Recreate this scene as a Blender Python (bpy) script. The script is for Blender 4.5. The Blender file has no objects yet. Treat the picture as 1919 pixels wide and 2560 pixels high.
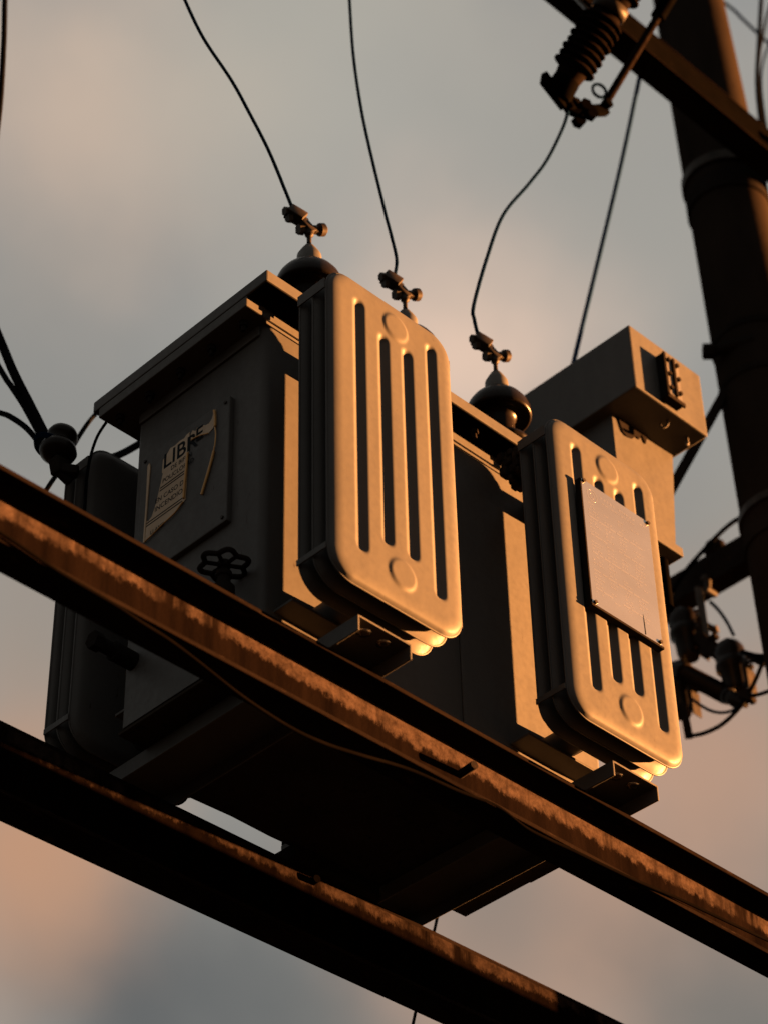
import bpy, bmesh, math, random
from mathutils import Vector, Matrix

random.seed(7)
scn = bpy.context.scene
col = scn.collection
LID = 5.04            # height of the transformer lid above the ground; all lengths are metres


def V(*a):
    return Vector(a)


# ------------------------------------------------------------------ camera
cam_d = bpy.data.cameras.new('camera')
cam = bpy.data.objects.new('camera', cam_d)
col.objects.link(cam)
right = Vector((0.7142035, -0.6996851, -0.0188181))
down = Vector((0.4367336, 0.4664833, -0.7691925))
fwd = Vector((0.5469709, 0.5411415, 0.6387400))
cm = Matrix.Identity(4)
for i in range(3):
    cm[i][0], cm[i][1], cm[i][2] = right[i], -down[i], -fwd[i]
cm.translation = Vector((-2.2528, -2.5355, -3.4377 + LID))
cam.matrix_world = cm
cam_d.sensor_fit = 'HORIZONTAL'
cam_d.sensor_width = 36
cam_d.lens = 114.63
cam_d.clip_end = 3000
cam_d.dof.use_dof = True
cam_d.dof.focus_distance = 4.78
cam_d.dof.aperture_fstop = 4.4
scn.camera = cam

# ------------------------------------------------------------------ sky and sun
SUN_EL, SUN_AZ = math.radians(2.4), math.radians(-24.5)      # azimuth from +X towards -Y
sun_dir = Vector((math.cos(SUN_EL) * math.cos(SUN_AZ), math.cos(SUN_EL) * math.sin(SUN_AZ), math.sin(SUN_EL)))
world = bpy.data.worlds.new('World')
scn.world = world
world.use_nodes = True
wn, wl = world.node_tree.nodes, world.node_tree.links
wn.clear()
wout = wn.new('ShaderNodeOutputWorld')
bg = wn.new('ShaderNodeBackground')
wl.new(bg.outputs[0], wout.inputs[0])
bg.inputs['Strength'].default_value = 0.1
sky = wn.new('ShaderNodeTexSky')
sky.sky_type = 'NISHITA'
sky.sun_disc = False
sky.sun_elevation = SUN_EL
sky.sun_rotation = math.atan2(sun_dir.x, sun_dir.y)
sky.dust_density = 2.5
tc = wn.new('ShaderNodeTexCoord')


def wnoise(scale, detail, off, rough=0.5):
    mp = wn.new('ShaderNodeMapping')
    mp.inputs['Location'].default_value = off
    wl.new(tc.outputs['Generated'], mp.inputs[0])
    n = wn.new('ShaderNodeTexNoise')
    n.inputs['Scale'].default_value = scale
    n.inputs['Detail'].default_value = detail
    n.inputs['Roughness'].default_value = rough
    wl.new(mp.outputs[0], n.inputs['Vector'])
    return n


def wramp(src, stops):
    r = wn.new('ShaderNodeValToRGB')
    el = r.color_ramp.elements
    el[0].position, el[0].color = stops[0][0], stops[0][1]
    el[1].position, el[1].color = stops[1][0], stops[1][1]
    for p, c in stops[2:]:
        e = el.new(p)
        e.color = c
    r.color_ramp.interpolation = 'EASE'
    wl.new(src, r.inputs[0])
    return r


def wmix(f, a, b, mode='MIX'):
    m = wn.new('ShaderNodeMix')
    m.data_type = 'RGBA'
    m.blend_type = mode
    if isinstance(f, float):
        m.inputs[0].default_value = f
    else:
        wl.new(f, m.inputs[0])
    for s, i in ((a, 6), (b, 7)):
        if isinstance(s, tuple):
            m.inputs[i].default_value = s
        else:
            wl.new(s, m.inputs[i])
    return m.outputs[2]


CLOUD = 0.178
# an even deck of soft dusk cloud: grey base with slow tonal drift and warm lit folds
drift = wramp(wnoise(6.5, 5, (1.3, 0.4, 2.1), 0.5).outputs['Fac'], [(0.32, (0.78, 0.82, 0.85, 1)), (0.68, (1.14, 1.09, 1.02, 1))])
base = wmix(1.0, (0.95 * CLOUD, 0.918 * CLOUD, 0.862 * CLOUD, 1), drift.outputs[0], 'MULTIPLY')
fold_n = wnoise(8.0, 4, (0.2, 3.3, 0.9), 0.45)
fold = wramp(fold_n.outputs['Fac'], [(0.42, (0, 0, 0, 1)), (0.70, (0.6, 0.6, 0.6, 1))])
warm = wmix(fold.outputs[0], base, (1.12 * CLOUD, 0.98 * CLOUD, 0.82 * CLOUD, 1))


def cloud_patch(prev, d, width, colour, amount):
    """one warm-lit billow of the cloud deck in the sky direction d, its edge broken by noise"""
    dp = wn.new('ShaderNodeVectorMath')
    dp.operation = 'DISTANCE'
    nrm = wn.new('ShaderNodeVectorMath')
    nrm.operation = 'NORMALIZE'
    wl.new(tc.outputs['Generated'], nrm.inputs[0])
    wl.new(nrm.outputs[0], dp.inputs[0])
    dp.inputs[1].default_value = d
    nz = wnoise(11.0, 4, (d[0] * 5, d[1] * 5, 1.0), 0.5)
    ad = wn.new('ShaderNodeMath')
    ad.operation = 'MULTIPLY_ADD'
    wl.new(nz.outputs['Fac'], ad.inputs[0])
    ad.inputs[1].default_value = width * 0.9
    wl.new(dp.outputs['Value'], ad.inputs[2])
    mr = wn.new('ShaderNodeMapRange')
    mr.interpolation_type = 'SMOOTHERSTEP'
    wl.new(ad.outputs[0], mr.inputs[0])
    mr.inputs[1].default_value = width * 1.55
    mr.inputs[2].default_value = width * 0.25
    mr.inputs[3].default_value = 0.0
    mr.inputs[4].default_value = amount
    return wmix(mr.outputs[0], prev, tuple(c * CLOUD for c in colour) + (1,))


warm = cloud_patch(warm, (0.4605, 0.5441, 0.7014), 0.300, (0.840, 0.830, 0.780), 0.50)
warm = cloud_patch(warm, (0.3813, 0.5337, 0.7548), 0.120, (1.900, 1.380, 1.020), 0.85)
warm = cloud_patch(warm, (0.4261, 0.4597, 0.7792), 0.140, (1.400, 1.280, 1.050), 0.70)
warm = cloud_patch(warm, (0.4903, 0.4714, 0.7330), 0.140, (1.150, 1.100, 0.980), 0.60)
warm = cloud_patch(warm, (0.5422, 0.4812, 0.6888), 0.085, (2.500, 1.750, 1.300), 1.00)
warm = cloud_patch(warm, (0.4159, 0.6191, 0.6662), 0.140, (0.700, 0.680, 0.620), 0.70)
warm = cloud_patch(warm, (0.4605, 0.6619, 0.5914), 0.100, (0.950, 0.720, 0.540), 0.70)
warm = cloud_patch(warm, (0.5437, 0.4105, 0.7320), 0.120, (0.980, 0.930, 0.820), 0.70)
warm = cloud_patch(warm, (0.6054, 0.6419, 0.4706), 0.160, (0.400, 0.380, 0.340), 0.90)
warm = cloud_patch(warm, (0.6530, 0.4556, 0.6050), 0.120, (0.840, 0.760, 0.640), 0.70)
warm = cloud_patch(warm, (0.6792, 0.4941, 0.5427), 0.120, (1.250, 0.740, 0.480), 0.90)
warm = cloud_patch(warm, (0.6722, 0.5486, 0.4971), 0.140, (1.500, 0.860, 0.540), 1.00)
warm = cloud_patch(warm, (0.6415, 0.5741, 0.5088), 0.060, (0.580, 0.500, 0.420), 0.70)
warm = cloud_patch(warm, (0.7243, 0.5141, 0.4594), 0.100, (0.400, 0.370, 0.320), 0.90)
warm = cloud_patch(warm, (0.5527, 0.6883, 0.4699), 0.100, (0.290, 0.285, 0.275), 1.00)
warm = cloud_patch(warm, (0.4938, 0.6940, 0.5240), 0.085, (1.500, 0.800, 0.450), 1.00)
final = wmix(0.95, wmix(1.0, sky.outputs[0], (0.56, 0.56, 0.56, 1), 'MULTIPLY'), warm)
wl.new(final, bg.inputs[0])

sun_l = bpy.data.lights.new('sun', 'SUN')
sun_l.energy = 5.0
sun_l.angle = math.radians(0.55)
sun_l.color = (1.0, 0.385, 0.105)
sun = bpy.data.objects.new('sun', sun_l)
col.objects.link(sun)
sun.location = (30, -14, 12)
sun.rotation_euler = sun_dir.to_track_quat('Z', 'Y').to_euler()

vs = scn.view_settings
vs.view_transform = 'Standard'
vs.look = 'None'
vs.gamma = 1
vs.use_curve_mapping = False
vs.exposure = 4.3

# ------------------------------------------------------------------ materials


def new_mat(name):
    m = bpy.data.materials.new(name)
    m.use_nodes = True
    nt = m.node_tree
    b = nt.nodes['Principled BSDF']
    return m, nt, b


def mnoise(nt, scale, detail=4, stretch=(1, 1, 1), rough=0.55):
    t = nt.nodes.new('ShaderNodeTexCoord')
    mp = nt.nodes.new('ShaderNodeMapping')
    mp.inputs['Scale'].default_value = stretch
    oi = nt.nodes.new('ShaderNodeObjectInfo')
    va = nt.nodes.new('ShaderNodeVectorMath')
    va.operation = 'ADD'
    nt.links.new(t.outputs['Object'], va.inputs[0])
    nt.links.new(oi.outputs['Location'], va.inputs[1])
    nt.links.new(va.outputs[0], mp.inputs[0])
    n = nt.nodes.new('ShaderNodeTexNoise')
    n.inputs['Scale'].default_value = scale
    n.inputs['Detail'].default_value = detail
    n.inputs['Roughness'].default_value = rough
    nt.links.new(mp.outputs[0], n.inputs['Vector'])
    return n


def mramp(nt, src, stops):
    r = nt.nodes.new('ShaderNodeValToRGB')
    el = r.color_ramp.elements
    el[0].position, el[0].color = stops[0]
    el[1].position, el[1].color = stops[1]
    for p, c in stops[2:]:
        e = el.new(p)
        e.color = c
    nt.links.new(src, r.inputs[0])
    return r


def mmix(nt, f, a, b):
    m = nt.nodes.new('ShaderNodeMix')
    m.data_type = 'RGBA'
    if isinstance(f, float):
        m.inputs[0].default_value = f
    else:
        nt.links.new(f, m.inputs[0])
    for s, i in ((a, 6), (b, 7)):
        if isinstance(s, tuple):
            m.inputs[i].default_value = s
        else:
            nt.links.new(s, m.inputs[i])
    return m.outputs[2]


def bump(nt, b, src, strength, dist):
    n = nt.nodes.new('ShaderNodeBump')
    n.inputs['Strength'].default_value = strength
    n.inputs['Distance'].default_value = dist
    nt.links.new(src, n.inputs['Height'])
    nt.links.new(n.outputs[0], b.inputs['Normal'])


def worn(name, c1, c2, spot, spot_at, rough, metallic=0.0, scale=9, stretch=(1, 1, 1), spec=0.4, bmp=0.25, fine=70, spot_scale=38):
    """paint or metal: two drifting tones, sparse spots of another colour, fine relief"""
    m, nt, b = new_mat(name)
    n1 = mnoise(nt, scale, 5, stretch)
    r1 = mramp(nt, n1.outputs['Fac'], [(0.32, c1 + (1,)), (0.68, c2 + (1,))])
    n2 = mnoise(nt, spot_scale, 6, stretch, 0.65)
    r2 = mramp(nt, n2.outputs['Fac'], [(spot_at, (0, 0, 0, 1)), (spot_at + 0.05, (1, 1, 1, 1))])
    c = mmix(nt, r2.outputs[0], r1.outputs[0], spot + (1,))
    nt.links.new(c, b.inputs['Base Color'])
    b.inputs['Metallic'].default_value = metallic
    n3 = mnoise(nt, fine, 4)
    rr = mramp(nt, n3.outputs['Fac'], [(0.3, (rough - 0.08,) * 3 + (1,)), (0.7, (rough + 0.1,) * 3 + (1,))])
    nt.links.new(rr.outputs[0], b.inputs['Roughness'])
    b.inputs['Specular IOR Level'].default_value = spec
    if spec <= 0.06 and rough > 0.35:
        b.inputs['IOR'].default_value = 1.0          # dusty, dead-matt surface
    elif spec < 0.2 and rough > 0.35:
        b.inputs['IOR'].default_value = 1.16
        b.inputs['Specular IOR Level'].default_value = 0.5
    bump(nt, b, n3.outputs['Fac'], bmp, 0.0012)
    return m


M = {}
M['paint'] = worn('grey_paint', (0.0365, 0.036, 0.0355), (0.0465, 0.0455, 0.044), (0.017, 0.012, 0.009), 0.675, 0.5, scale=11, stretch=(1, 1, 0.22), bmp=0.08, spec=0.09, spot_scale=75)
M['paint_chipped'] = worn('chipped_grey_paint', (0.038, 0.0375, 0.036), (0.046, 0.045, 0.0435), (0.016, 0.008, 0.005), 0.66, 0.55, bmp=0.25, spec=0.12, spot_scale=55)
M['underside'] = worn('bare_rusty_underside', (0.012, 0.010, 0.008), (0.02, 0.016, 0.013), (0.008, 0.006, 0.005), 0.6, 0.85, spec=0.03)
M['rust'] = worn('rusty_steel', (0.0030, 0.0022, 0.0020), (0.0070, 0.0050, 0.0042), (0.013, 0.009, 0.007), 0.62, 0.8, scale=14, stretch=(0.35, 1, 3), spec=0.05, bmp=0.5, fine=120)
M['dark_steel'] = worn('dark_weathered_steel', (0.007, 0.006, 0.0055), (0.012, 0.010, 0.009), (0.02, 0.013, 0.009), 0.64, 0.75, spec=0.06, bmp=0.4)
M['black_and_shade'] = worn('black_and_shade_steel', (0.0010, 0.0009, 0.0008), (0.0018, 0.0015, 0.0012), (0.004, 0.003, 0.0025), 0.68, 0.9, spec=0.0, bmp=0.4)  # near-black parts; also stands in for shade on crossarm face and lid strip
M['galv'] = worn('dull_galvanised_steel', (0.035, 0.033, 0.030), (0.055, 0.052, 0.047), (0.02, 0.013, 0.01), 0.66, 0.55, metallic=0.2, spec=0.2, scale=24, bmp=0.3)
M['bronze'] = worn('tarnished_bronze', (0.010, 0.008, 0.006), (0.022, 0.0165, 0.012), (0.006, 0.005, 0.004), 0.62, 0.5, metallic=0.1, spec=0.12, scale=40, bmp=0.3)
M['porcelain'] = worn('brown_porcelain', (0.0042, 0.0030, 0.0026), (0.0062, 0.0044, 0.0037), (0.010, 0.009, 0.008), 0.74, 0.3, spec=0.06, bmp=0.03)
M['porcelain_dull'] = worn('dusty_brown_porcelain', (0.0035, 0.0025, 0.0022), (0.0052, 0.0038, 0.0032), (0.009, 0.008, 0.007), 0.74, 0.45, spec=0.03, bmp=0.03)
M['rubber'] = worn('black_cable_jacket', (0.0022, 0.0024, 0.003), (0.0035, 0.0037, 0.0045), (0.006, 0.006, 0.006), 0.74, 0.6, spec=0.04, bmp=0.1)
M['wire'] = worn('blue_grey_wire', (0.0017, 0.0055, 0.016), (0.0024, 0.0072, 0.020), (0.002, 0.004, 0.008), 0.78, 0.7, spec=0.03, bmp=0.02)
M['cable_dull'] = worn('dusty_brown_cable', (0.0013, 0.0011, 0.0009), (0.0022, 0.0018, 0.0016), (0.0012, 0.0010, 0.0009), 0.7, 0.7, spec=0.04, bmp=0.02)
M['pale_cable'] = worn('pale_blue_grey_cable', (0.0070, 0.019, 0.055), (0.0085, 0.022, 0.062), (0.004, 0.010, 0.03), 0.78, 0.7, spec=0.04, bmp=0.02)
M['concrete'] = worn('weathered_concrete', (0.0085, 0.0066, 0.0056), (0.015, 0.0116, 0.0094), (0.006, 0.005, 0.0045), 0.63, 0.9, scale=6, stretch=(1, 1, 0.3), spec=0.02, bmp=0.6, fine=45)
def plain_metal(name, colour, rough, metallic):
    m, nt, b = new_mat(name)
    n = mnoise(nt, 6, 4, (1, 1, 2))
    c2 = tuple(c * 0.86 for c in colour)
    r = mramp(nt, n.outputs['Fac'], [(0.3, colour + (1,)), (0.7, c2 + (1,))])
    nt.links.new(r.outputs[0], b.inputs['Base Color'])
    b.inputs['Metallic'].default_value = metallic
    b.inputs['Roughness'].default_value = rough
    return m


M['plate'] = plain_metal('satin_aluminium_plate', (0.42, 0.42, 0.415), 0.27, 0.95)
M['plate_print'] = plain_metal('raised_plate_print', (0.45, 0.44, 0.42), 0.28, 0.94)
M['sticker'] = worn('yellowed_sticker_vinyl', (0.185, 0.125, 0.065), (0.235, 0.165, 0.095), (0.11, 0.075, 0.035), 0.70, 0.5, scale=18, bmp=0.1)
M['sticker_edge'] = worn('amber_peeled_sticker', (0.24, 0.12, 0.022), (0.30, 0.16, 0.03), (0.10, 0.05, 0.015), 0.66, 0.5, scale=25, bmp=0.1)
M['ink'] = worn('black_print', (0.008, 0.010, 0.012), (0.014, 0.016, 0.018), (0.02, 0.02, 0.02), 0.75, 0.7, spec=0.02, bmp=0.05)
M['gauge_face'] = worn('scratched_gauge_face', (0.05, 0.047, 0.043), (0.06, 0.056, 0.05), (0.02, 0.014, 0.01), 0.7, 0.4, scale=20, bmp=0.05)
M['dirt'] = worn('dry_dirt_ground', (0.028, 0.024, 0.020), (0.045, 0.038, 0.030), (0.02, 0.017, 0.013), 0.62, 0.95, scale=0.8, fine=6, spec=0.1)
M['mud'] = worn('dark_nest_mud', (0.010, 0.008, 0.006), (0.02, 0.015, 0.011), (0.03, 0.022, 0.015), 0.6, 0.95, scale=40, bmp=0.9, fine=90, spec=0.05)


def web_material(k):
    """channel web: paler tone in a ragged band along the top, brown rust runs below"""
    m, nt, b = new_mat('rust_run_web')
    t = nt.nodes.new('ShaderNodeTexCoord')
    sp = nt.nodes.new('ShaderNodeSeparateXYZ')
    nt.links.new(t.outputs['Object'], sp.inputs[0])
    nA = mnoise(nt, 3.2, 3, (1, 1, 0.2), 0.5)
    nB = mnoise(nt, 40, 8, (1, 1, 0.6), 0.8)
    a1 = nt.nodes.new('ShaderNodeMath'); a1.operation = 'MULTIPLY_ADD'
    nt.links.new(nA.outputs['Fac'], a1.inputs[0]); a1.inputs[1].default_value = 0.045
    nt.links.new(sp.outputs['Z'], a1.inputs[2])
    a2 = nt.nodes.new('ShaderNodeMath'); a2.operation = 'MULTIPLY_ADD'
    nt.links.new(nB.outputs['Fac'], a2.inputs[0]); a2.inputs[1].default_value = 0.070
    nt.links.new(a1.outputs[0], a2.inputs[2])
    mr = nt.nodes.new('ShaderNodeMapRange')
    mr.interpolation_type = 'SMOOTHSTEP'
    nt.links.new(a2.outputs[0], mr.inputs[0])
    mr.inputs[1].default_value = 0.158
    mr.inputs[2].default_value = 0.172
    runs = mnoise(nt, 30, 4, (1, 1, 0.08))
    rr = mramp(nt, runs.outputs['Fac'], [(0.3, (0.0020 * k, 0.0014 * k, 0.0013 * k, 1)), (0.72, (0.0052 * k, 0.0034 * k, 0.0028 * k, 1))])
    pale_n = mnoise(nt, 45, 7, (0.7, 1, 0.8), 0.75)
    zr = mramp(nt, pale_n.outputs['Fac'], [(0.3, (0.008 * k, 0.0056 * k, 0.0048 * k, 1)), (0.72, (0.054 * k, 0.038 * k, 0.032 * k, 1))])
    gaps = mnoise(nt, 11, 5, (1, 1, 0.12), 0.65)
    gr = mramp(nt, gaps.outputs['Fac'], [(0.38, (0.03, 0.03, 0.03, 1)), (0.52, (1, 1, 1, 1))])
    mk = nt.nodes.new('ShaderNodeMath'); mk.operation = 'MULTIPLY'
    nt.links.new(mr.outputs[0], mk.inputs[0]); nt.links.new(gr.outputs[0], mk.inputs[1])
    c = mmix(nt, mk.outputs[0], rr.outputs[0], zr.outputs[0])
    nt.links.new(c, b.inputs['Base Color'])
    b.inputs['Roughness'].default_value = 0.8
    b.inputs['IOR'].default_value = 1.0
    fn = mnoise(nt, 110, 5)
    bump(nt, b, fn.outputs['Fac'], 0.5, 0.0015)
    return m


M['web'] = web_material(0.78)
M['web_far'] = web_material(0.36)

# ------------------------------------------------------------------ mesh helpers (lid-local metres; z = 0 is the lid top)


def basis(axis):
    z = Vector(axis).normalized()
    h = Vector((0, 0, 1)) if abs(z.z) < 0.9 else Vector((1, 0, 0))
    x = h.cross(z).normalized()
    return x, z.cross(x), z


class MB:
    def __init__(self):
        self.v, self.f, self.s = [], [], []

    def add(self, verts, faces, smooth=False):
        o = len(self.v)
        self.v += [Vector(p) for p in verts]
        for fc in faces:
            self.f.append([i + o for i in fc])
            self.s.append(smooth)
        return self

    def from_bm(self, bm, smooth=False):
        bm.verts.ensure_lookup_table()
        self.add([v.co.copy() for v in bm.verts], [[v.index for v in f.verts] for f in bm.faces], smooth)
        bm.free()
        return self

    def box(self, x0, x1, y0, y1, z0, z1, bev=0.0, mat=None):
        bm = bmesh.new()
        bmesh.ops.create_cube(bm, size=1)
        for v in bm.verts:
            v.co = Vector(((x0 + x1) / 2 + v.co.x * (x1 - x0), (y0 + y1) / 2 + v.co.y * (y1 - y0), (z0 + z1) / 2 + v.co.z * (z1 - z0)))
        if bev:
            bmesh.ops.bevel(bm, geom=list(bm.edges), offset=bev, segments=2, affect='EDGES', profile=0.6)
        bm.verts.index_update()
        if mat:
            for v in bm.verts:
                v.co = mat @ v.co
        return self.from_bm(bm)

    def bar(self, p0, p1, w, h, up=(0, 0, 1), bev=0.0):
        """a rectangular bar from p0 to p1, w across, h along 'up'"""
        p0, p1 = Vector(p0), Vector(p1)
        d = (p1 - p0).normalized()
        s = d.cross(Vector(up)).normalized()
        u = s.cross(d)
        L = (p1 - p0).length
        mat = Matrix(((d.x, s.x, u.x, p0.x), (d.y, s.y, u.y, p0.y), (d.z, s.z, u.z, p0.z), (0, 0, 0, 1)))
        return self.box(0, L, -w / 2, w / 2, -h / 2, h / 2, bev, mat)

    def tube(self, pts, r, n=10, cap=True):
        pts = [Vector(p) for p in pts]
        rs = r if isinstance(r, (list, tuple)) else [r] * len(pts)
        rings = []
        t0 = (pts[1] - pts[0]).normalized()
        x, y, _ = basis(t0)
        for i, p in enumerate(pts):
            a = pts[max(i - 1, 0)]
            b = pts[min(i + 1, len(pts) - 1)]
            t = (b - a).normalized()
            x = (x - t * x.dot(t)).normalized()
            y = t.cross(x)
            rings.append([p + (x * math.cos(2 * math.pi * k / n) + y * math.sin(2 * math.pi * k / n)) * rs[i] for k in range(n)])
        vs_ = [v for rg in rings for v in rg]
        fs = []
        for i in range(len(pts) - 1):
            for k in range(n):
                fs.append([i * n + k, i * n + (k + 1) % n, (i + 1) * n + (k + 1) % n, (i + 1) * n + k])
        self.add(vs_, fs, True)
        if cap:
            self.add(rings[0], [list(range(n))[::-1]])
            self.add(rings[-1], [list(range(n))])
        return self

    def rod(self, p0, p1, r, n=12):
        return self.tube([p0, p1], r, n)

    def hexnut(self, p, axis, r, h):
        p = Vector(p)
        a = Vector(axis).normalized() * h / 2
        bm_n = MB().tube([p - a, p + a], r, 6)
        bm_n.s = [False] * len(bm_n.s)
        return self.add(bm_n.v, bm_n.f)

    def lathe(self, profile, base, axis=(0, 0, 1), n=32, smooth=True):
        x, y, z = basis(axis)
        base = Vector(base)
        vs_, fs = [], []
        m = len(profile)
        for k in range(n):
            a = 2 * math.pi * k / n
            d = x * math.cos(a) + y * math.sin(a)
            for r, h in profile:
                vs_.append(base + d * r + z * h)
        for k in range(n):
            k2 = (k + 1) % n
            for i in range(m - 1):
                fs.append([k * m + i, k2 * m + i, k2 * m + i + 1, k * m + i + 1])
        return self.add(vs_, fs, smooth)

    def torus(self, c, axis, R, r, n=28, m=8):
        prof = [(R + r * math.cos(2 * math.pi * i / m), r * math.sin(2 * math.pi * i / m)) for i in range(m + 1)]
        return self.lathe(prof, c, axis, n)

    def prism(self, poly, u, v, origin, depth):
        """polygon poly in the plane of unit vectors u, v at origin, extruded by vector depth"""
        u, v, o, d = Vector(u), Vector(v), Vector(origin), Vector(depth)
        n = len(poly)
        a = [o + u * p[0] + v * p[1] for p in poly]
        b = [p + d for p in a]
        fs = [list(range(n))[::-1], [n + i for i in range(n)]]
        for i in range(n):
            fs.append([i, (i + 1) % n, n + (i + 1) % n, n + i])
        return self.add(a + b, fs)

    def build(self, name, mat, parent=None, org=None, sharp=None):
        if org is None:
            lo = Vector([min(v[i] for v in self.v) for i in range(3)])
            hi = Vector([max(v[i] for v in self.v) for i in range(3)])
            org = Vector(((lo.x + hi.x) / 2, (lo.y + hi.y) / 2, lo.z))
        org = Vector(org)
        me = bpy.data.meshes.new(name)
        me.from_pydata([v - org for v in self.v], [], self.f)
        me.polygons.foreach_set('use_smooth', self.s)
        me.materials.append(mat)
        bm = bmesh.new()
        bm.from_mesh(me)
        bmesh.ops.recalc_face_normals(bm, faces=bm.faces)
        bm.to_mesh(me)
        bm.free()
        if sharp:
            me.set_sharp_from_angle(angle=math.radians(sharp))
        o = bpy.data.objects.new(name, me)
        col.objects.link(o)
        place(o, org, parent)
        return o


ORG = {}


def place(o, org, parent=None):
    ORG[o.name] = Vector(org)
    if parent is None:
        o.location = Vector(org) + Vector((0, 0, LID))
    else:
        o.parent = parent
        o.location = Vector(org) - ORG[parent.name]


def empty(name, org, label, cat, group=None):
    o = bpy.data.objects.new(name, None)
    o.empty_display_size = 0.1
    col.objects.link(o)
    place(o, org)
    return tag(o, label, cat, group)


def tag(o, label, cat, group=None):
    o['label'] = label
    o['category'] = cat
    if group:
        o['group'] = group
    return o


def structure(o):
    o['kind'] = 'structure'
    return o


def copy_tree(o, shift, parent=None):
    c = o.copy()
    col.objects.link(c)
    if parent is None:
        c.location = o.location + Vector(shift)
        ORG[c.name] = ORG[o.name] + Vector(shift)
        c.parent = o.parent
    else:
        c.parent = parent
    for ch in list(o.children):
        copy_tree(ch, shift, c)
    return c


def curve(pts, per=8):
    """a Catmull-Rom line through pts"""
    pts = [Vector(p) for p in pts]
    P = [pts[0] * 2 - pts[1]] + pts + [pts[-1] * 2 - pts[-2]]
    out = []
    for i in range(1, len(P) - 2):
        a, b, c, d = P[i - 1:i + 3]
        for k in range(per):
            t = k / per
            out.append(0.5 * (2 * b + (c - a) * t + (2 * a - 5 * b + 4 * c - d) * t * t + (3 * b - a - 3 * c + d) * t ** 3))
    out.append(pts[-1])
    return out


def smooth(a, b, x):
    t = max(0.0, min(1.0, (x - a) / (b - a)))
    return t * t * (3 - 2 * t)


def text_mesh(body, size, u, v, origin, depth, shear=0.0):
    """flat printed letters as a thin mesh in the plane of u, v"""
    cu = bpy.data.curves.new('print', 'FONT')
    cu.body = body
    cu.size = size
    cu.extrude = 0.0
    cu.offset = size * 0.016
    cu.shear = shear
    ob = bpy.data.objects.new('print', cu)
    col.objects.link(ob)
    dg = bpy.context.evaluated_depsgraph_get()
    me = ob.evaluated_get(dg).to_mesh()
    u, v, o, d = Vector(u), Vector(v), Vector(origin), Vector(depth)
    mb = MB()
    mb.add([o + u * p.co.x + v * p.co.y + d for p in me.vertices], [list(p.vertices) for p in me.polygons])
    ob.evaluated_get(dg).to_mesh_clear()
    bpy.data.objects.remove(ob)
    bpy.data.curves.remove(cu)
    return mb


# ------------------------------------------------------------------ ground
g = MB()
g.add([(-900, -900, -LID), (900, -900, -LID), (900, 900, -LID), (-900, 900, -LID)], [[0, 1, 2, 3]])
structure(g.build('ground', M['dirt'], org=(0, 0, -LID)))['label'] = 'bare dirt ground under the pole platform'

# ------------------------------------------------------------------ concrete pole
pole = empty('utility_pole', (2.425, 0.28, -LID), 'round grey concrete utility pole with steel bands, behind the transformer', 'pole')


def pole_c(z):
    return Vector((2.161 - (z - 0.47) * 0.048, 0.28, z))


def pole_r(z):
    return 0.132 - (z - 0.47) * 0.0088


zs = [-LID + i * 0.35 for i in range(27)]
MB().tube([pole_c(z) for z in zs], [pole_r(z) for z in zs], 48).build('shaft', M['concrete'], pole)


def pole_band(z, h, mat, proud=0.006, tilt=0.0):
    mb = MB()
    r = pole_r(z)
    mb.lathe([(r, -h / 2), (r + proud, -h / 2), (r + proud, h / 2), (r, h / 2)], pole_c(z), (tilt, 0, 1), 48)
    return mb.build('band', mat, pole, sharp=30)


pole_band(2.02, 0.035, M['bronze'], 0.010)
pole_band(1.93, 0.07, M['dark_steel'], 0.006)
pole_band(1.36, 0.02, M['dark_steel'], 0.004)
pole_band(1.19, 0.02, M['dark_steel'], 0.004)
pole_band(0.74, 0.024, M['bronze'], 0.009)
pole_band(0.66, 0.05, M['dark_steel'], 0.006)
b_ = MB()
c_ = pole_c(1.29)
b_.rod(c_ + V(-0.10, -0.06, 0), c_ + V(-0.155, 0.075, 0), 0.016, 8)
b_.hexnut(c_ + V(-0.155, 0.06, 0), (-0.7, 0.7, 0), 0.024, 0.03)
b_.build('step_bolt', M['dark_steel'], pole)

# ------------------------------------------------------------------ the two channel beams of the platform
XA, XB = -1.7, 2.9
beam = empty('channel_beam', (0.6, 0.0, -1.03), 'near rusty steel channel beam crossing in front of the transformer base', 'beam', 'platform beams')
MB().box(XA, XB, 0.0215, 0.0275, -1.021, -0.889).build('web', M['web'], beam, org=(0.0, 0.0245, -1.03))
fl = MB().box(XA, XB, -0.037, 0.0275, -0.889, -0.880, 0.0015)
fl.build('top_flange', M['rust'], beam)
MB().box(XA, XB, -0.037, 0.0275, -1.030, -1.021, 0.0015).build('bottom_flange', M['rust'], beam)
b_ = MB()
b_.rod((0.512, 0.0215, -0.945), (0.506, -0.022, -0.947), 0.0085, 10)
b_.build('bolt', M['dark_steel'], beam)

beam2 = empty('channel_beam', (0.6, 0.56, -1.03), 'far rusty steel channel beam, lower in view, under the transformer', 'beam', 'platform beams')
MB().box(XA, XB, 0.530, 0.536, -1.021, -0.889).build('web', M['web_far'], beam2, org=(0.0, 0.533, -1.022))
MB().box(XA, XB, 0.530, 0.606, -0.889, -0.880, 0.0015).build('top_flange', M['rust'], beam2)
MB().box(XA, XB, 0.530, 0.606, -1.030, -1.021, 0.0015).build('bottom_flange', M['rust'], beam2)
b_ = MB().rod((0.62, 0.530, -0.902), (0.617, 0.514, -0.903), 0.0085, 10)
b_.build('bolt', M['black_and_shade'], beam2)  # near-black stub added to stand in for a shadow notch
pk = MB().box(0.552, 0.79, 0.512, 0.60, -0.880, -0.848, 0.003)
tag(pk.build('packing_plate', M['dark_steel']), 'dark flat steel plate packed on the far beam beneath the tank', 'plate')

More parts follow.
